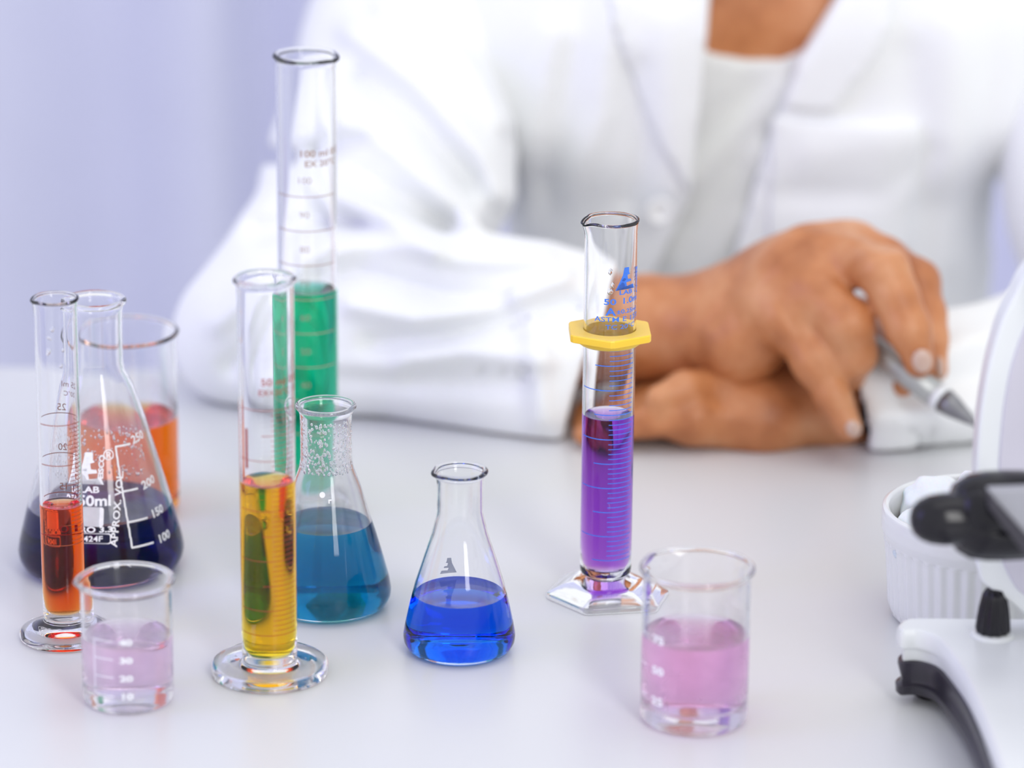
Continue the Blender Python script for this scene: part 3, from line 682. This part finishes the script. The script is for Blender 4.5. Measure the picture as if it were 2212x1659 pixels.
# merge skin meshes into one body object (arms run up inside the sleeves)
fa = Field((TX-.52, 1.86, .0), (TX+.52, 2.40, .34), .005)
el = P(620, 710, 1.99); sh = P(930, 100, 2.21); elr = P(2470, 770, 2.02); shr = P(2380, 100, 2.21)
fa.cone((TX-.15, 2.25, .22), sh, .045, .040); fa.cone(sh, el, .040, .026); fa.cone(el, P(1200, 725, 1.972), .026, .027, .01); fa.cone((TX+.15, 2.25, .22), shr, .045, .040); fa.cone(shr, elr, .040, .026); fa.cone(elr, P(2100, 856, 1.945), .026, .018, .01)
ma_ = fa.mesh('bodyA'); del fa
bm = bmesh.new()
for m_ in (mr_, ml_, mt_, ma_): bm.from_mesh(m_)
me = bpy.data.meshes.new('body'); bm.to_mesh(me); bm.free()
PL = np.array([.17, 2.28, 0])
def person_part(name, me, mat, parent=PR, smooth=True):
    me.transform(Matrix.Translation(Vector(-PL))); o = obj(name, me, mat, parent, smooth); return o
body = person_part('body', me, M['skin'])
smd = body.modifiers.new('s', 'SMOOTH'); smd.iterations = 3; smd.factor = .5
# fingernails
def nail(px, py, Y, rx, rz, rot, tx):
    bm = bmesh.new(); bmesh.ops.create_uvsphere(bm, u_segments=20, v_segments=12, radius=1)
    m_ = mpp(P(px, py, Y)); bmesh.ops.scale(bm, vec=(rx*m_, .0022, rz*m_), verts=bm.verts)
    me = bpy.data.meshes.new('nail'); bm.to_mesh(me); bm.free(); c = P(px, py, Y)
    o = obj('fingernail', me, M['nail'], body); o.location = Vector(c-PL); o.rotation_euler = (tx, rot, 0); return o
nail(1843, 926, 1.8470, 16, 21, math.radians(-25), .2); nail(1992, 780, 1.8495, 22, 28, math.radians(-12), .1); nail(2032, 795, 1.8695, 9, 28, math.radians(-8), .1)
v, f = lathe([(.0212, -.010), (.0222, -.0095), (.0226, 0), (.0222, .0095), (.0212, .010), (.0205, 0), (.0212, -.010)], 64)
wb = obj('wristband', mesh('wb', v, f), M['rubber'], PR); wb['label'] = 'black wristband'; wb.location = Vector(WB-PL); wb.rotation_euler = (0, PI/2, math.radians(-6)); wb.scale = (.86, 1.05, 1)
# --- t-shirt
ts = torso_field(.004, .0045); X, Y, Z = ts.grid()
nk = [(x, P(x, y, 2.14)) for x, y in ((1440, 60), (1525, 100), (1560, 112), (1620, 119), (1690, 114), (1750, 92), (1830, 50))]
zx = np.interp(X[:, 0, 0], [p[1][0] for p in nk], [p[1][2] for p in nk]).astype(np.float32)[:, None, None]
ts.d = np.maximum(ts.d, np.where(Y < 2.26, Z-zx, Z-.27)); 
ts.folds([(5, 34, [(1500, 380), (1580, 300), (1680, 190)]), (5, 30, [(1460, 560), (1540, 440), (1640, 330)]), (-3, 30, [(1500, 290), (1600, 220), (1700, 150)]), (4, 26, [(1500, 600), (1600, 470)]), (-2.5, 26, [(1480, 480), (1600, 370)])])
person_part('t_shirt', ts.mesh('shirt'), M['shirt']); del ts
# --- coat body with open front
ct = torso_field(.0035, .018); X, Y, Z = ct.grid()
base = ct.d.copy()
foldsT = [(9, 40, [(1200, 80), (1160, 300), (1130, 470)]), (-9, 34, [(1250, -20), (1215, 200), (1180, 380)]), (7, 30, [(1320, 0), (1300, 250), (1230, 420)]), (-6, 28, [(1380, 150), (1390, 330), (1360, 430)]),
          (6, 45, [(1440, 50), (1450, 400)]), (-4, 30, [(1700, 420), (1900, 420), (2010, 330)]), (5, 50, [(1760, 330), (1950, 300)]), (-4, 40, [(1960, 120), (1990, 560)]), (5, 50, [(2060, 60), (2060, 560)]), (-4, 40, [(2140, 0), (2120, 500)])]
ct.folds(foldsT, .8)
outer = ct.d.copy(); shell = np.maximum(outer, -(base+.0125))
le = [P(x, y, 2.12) for x, y in ((1560, -300), (1532, 0), (1515, 200), (1492, 430), (1425, 590), (1330, 760), (1200, 1100))]
ri = [P(x, y, 2.12) for x, y in ((1900, -200), (1800, 0), (1722, 130), (1655, 330), (1580, 600), (1540, 760), (1500, 1100))]
xl = np.interp(-Z[0, 0, :], [-p[2] for p in le], [p[0] for p in le]).astype(np.float32)[None, None, :]
xr = np.interp(-Z[0, 0, :], [-p[2] for p in ri], [p[0] for p in ri]).astype(np.float32)[None, None, :]
cutd = np.maximum(np.maximum(xl-X, X-xr), Y-2.24)
neckcut = np.sqrt((X-TX)**2+(Y-2.20)**2)-.068
ct.d = np.maximum(np.maximum(shell, -cutd), -np.maximum(neckcut, .24-Z)).astype(np.float32)
COAT = person_part('lab_coat', ct.mesh('coat'), M['coat'])
def XZ(pl): return [(float(P(x, y, 2.12)[0]), float(P(x, y, 2.12)[2])) for x, y in pl]
def coat_patch(name, pl, off, th, rnd=.001):
    c = ct; pd = poly_sd(X[:, :, 0:1]*1.0, Z, XZ(pl))
    c.d = np.maximum(np.maximum(np.maximum(outer-off-th, -(outer+.005)), pd+0*Y), Y-2.23).astype(np.float32)
    return person_part(name, c.mesh(name), M['coat'], COAT)
coat_patch('lapel', [(1534, -120), (1528, 0), (1513, 200), (1490, 425), (1400, 250), (1330, 60), (1290, -140)], .004, .003)
coat_patch('lapel', [(1868, -120), (1800, 0), (1722, 128), (1668, 300), (1700, 225), (1800, 235), (1905, 90), (1960, -120)], .004, .003)
coat_patch('pocket', [(1665, 250), (1985, 262), (1975, 560), (1660, 560)], .0028, .0022)
del ct
bt = P(1425, 452, 2.112); v, f = lathe([(0, .0015), (.004, .0015), (.006, .003), (.0078, .003), (.0085, .0015), (.008, 0), (0, 0)], 32)
o = obj('button', mesh('bt', v, f), M['ceramic'], COAT); o.location = Vector(bt-PL)+Vector((0, -.004, 0)); o.rotation_euler = (PI/2, 0, 0)
# --- sleeves
sl = Field((P(330, 800, 2.0)[0]-.01, 1.83, -.002), (P(1400, 800, 2.0)[0], 2.40, .335), .0026)
X, Y, Z = sl.grid()
sl.chain([(1010, -190, 2.27, 250), (910, 130, 2.20, 222), (838, 380, 2.11, 222), (680, 640, 2.02, 185)], .05)
sl.chain([(660, 640, 2.02, 185), (520, 730, 1.985, 128)], .04)
sl.chain([(540, 725, 1.985, 128), (700, 700, 1.975, 170), (860, 690, 1.97, 178), (1050, 730, 1.965, 195), (1230, 782, 1.96, 208), (1420, 830, 1.955, 216)], .03)
foldsS = [(7, 26, [(650, 560), (800, 520), (1000, 560), (1180, 560)]), (-7, 24, [(620, 620), (780, 590), (960, 640), (1080, 650)]), (7, 24, [(760, 660), (900, 690), (1060, 660), (1220, 600)]), (-6, 22, [(800, 740), (960, 730), (1100, 690), (1240, 660)]),
          (6, 26, [(880, 780), (1000, 760), (1180, 780)]), (-5, 28, [(700, 800), (900, 820), (1120, 830)]), (6, 30, [(1150, 700), (1170, 900)]),
          (10, 30, [(760, 70), (900, 170), (1040, 330), (1080, 420)]), (-9, 30, [(780, 170), (900, 260), (1010, 390)]), (9, 28, [(740, 260), (860, 330), (1010, 470)]), (-8, 26, [(700, 330), (820, 400), (960, 480)]),
          (8, 26, [(680, 400), (800, 450), (940, 540)]), (-7, 26, [(560, 500), (700, 470), (820, 500)]), (7, 30, [(830, 20), (1000, 120), (1090, 260)]), (-6, 26, [(960, 30), (1080, 160), (1130, 280)]),
          (6, 26, [(470, 700), (560, 620), (640, 600)]), (-5, 24, [(500, 790), (600, 700), (700, 660)]), (-10, 22, [(600, 340), (700, 320), (780, 300)]), (5, 24, [(560, 840), (700, 790), (850, 800)])]
sl.folds(foldsS, 1.35)
o_ = sl.d.copy()
# cuff plane: opening faces right and a little towards the viewer
c0 = P(1262, 790, 1.915); nrm = np.cross(P(1208, 1005, 1.93)-P(1325, 575, 1.93), np.array([.22, 1.0, 0.0])); nrm /= np.linalg.norm(nrm); nrm *= 1 if nrm[0] > 0 else -1
pl_ = (X-c0[0])*nrm[0]+(Y-c0[1])*nrm[1]+(Z-c0[2])*nrm[2]
inner_ = np.maximum(o_+.0065, -(pl_+.055))
sl.d = np.maximum(np.maximum(np.maximum(o_, pl_), -inner_), .0015-Z).astype(np.float32)
s1 = person_part('sleeve', sl.mesh('sleeveR'), M['coat'], COAT); del sl
sr = Field((P(1800, 800, 2.0)[0], 1.83, -.002), (P(2560, 300, 2.2)[0]+.03, 2.40, .335), .003)
X, Y, Z = sr.grid()
sr.chain([(2290, -190, 2.27, 250), (2380, 130, 2.20, 235), (2450, 450, 2.12, 230), (2500, 760, 2.02, 190)], .05)
sr.chain([(2500, 770, 2.02, 185), (2250, 820, 1.98, 165), (2050, 842, 1.940, 132), (1880, 852, 1.922, 112), (1760, 855, 1.922, 106)], .04)
sr.folds([(6, 28, [(2212, 700), (2080, 740), (1950, 800)]), (-5, 26, [(2212, 780), (2080, 820), (1960, 860)]), (6, 30, [(2212, 860), (2050, 900), (1900, 900)]), (-4, 24, [(2212, 960), (2000, 960)])])
o_ = sr.d.copy(); c0 = P(1860, 900, 1.895); nrm = -np.cross(P(1876, 985, 1.895)-P(1846, 800, 1.895), np.array([-.30, 1.0, 0.0])); nrm /= np.linalg.norm(nrm); nrm *= 1 if nrm[0] < 0 else -1
pl_ = (X-c0[0])*nrm[0]+(Y-c0[1])*nrm[1]+(Z-c0[2])*nrm[2]; inner_ = np.maximum(o_+.006, -(pl_+.035))
sr.d = np.maximum(np.maximum(np.maximum(o_, pl_), -inner_), .0015-Z).astype(np.float32)
person_part('sleeve', sr.mesh('sleeveL'), M['coat'], COAT); del sr

# ------------------------------------------------------------------ tool in the hand
a = P(1880, 748, 1.893); b = P(2122, 926, 1.842); dirv = (b-a); L = float(np.linalg.norm(dirv)); tl = thing('metal_tool', 'silver grey pointed tool held like a pen in the fingers', 'tool', a)
q = Vector(dirv/L).to_track_quat('Z', 'Y'); tl.rotation_mode = 'QUATERNION'; tl.rotation_quaternion = q
def bar(z0, z1, r0, r1, mat, name, n=40):
    v, f = lathe([(0, z1), (r1*.8, z1), (r1, z1-.0004), (r0, z0+.0004), (r0*.8, z0), (0, z0)], n); return obj(name, mesh(name, v, f), mat, tl)
bar(-.030, L*.60, .0062, .0072, M['steel'], 'handle'); bar(L*.60, L*.665, .0074, .0070, M['scope'], 'collar')
v, f = lathe([(0, L), (.0006, L-.0004), (.0032, L-.010), (.0060, L*.665+.006), (.0069, L*.665), (0, L*.665)], 40); obj('tip', mesh('tip', v, f), M['steel_dark'], tl)
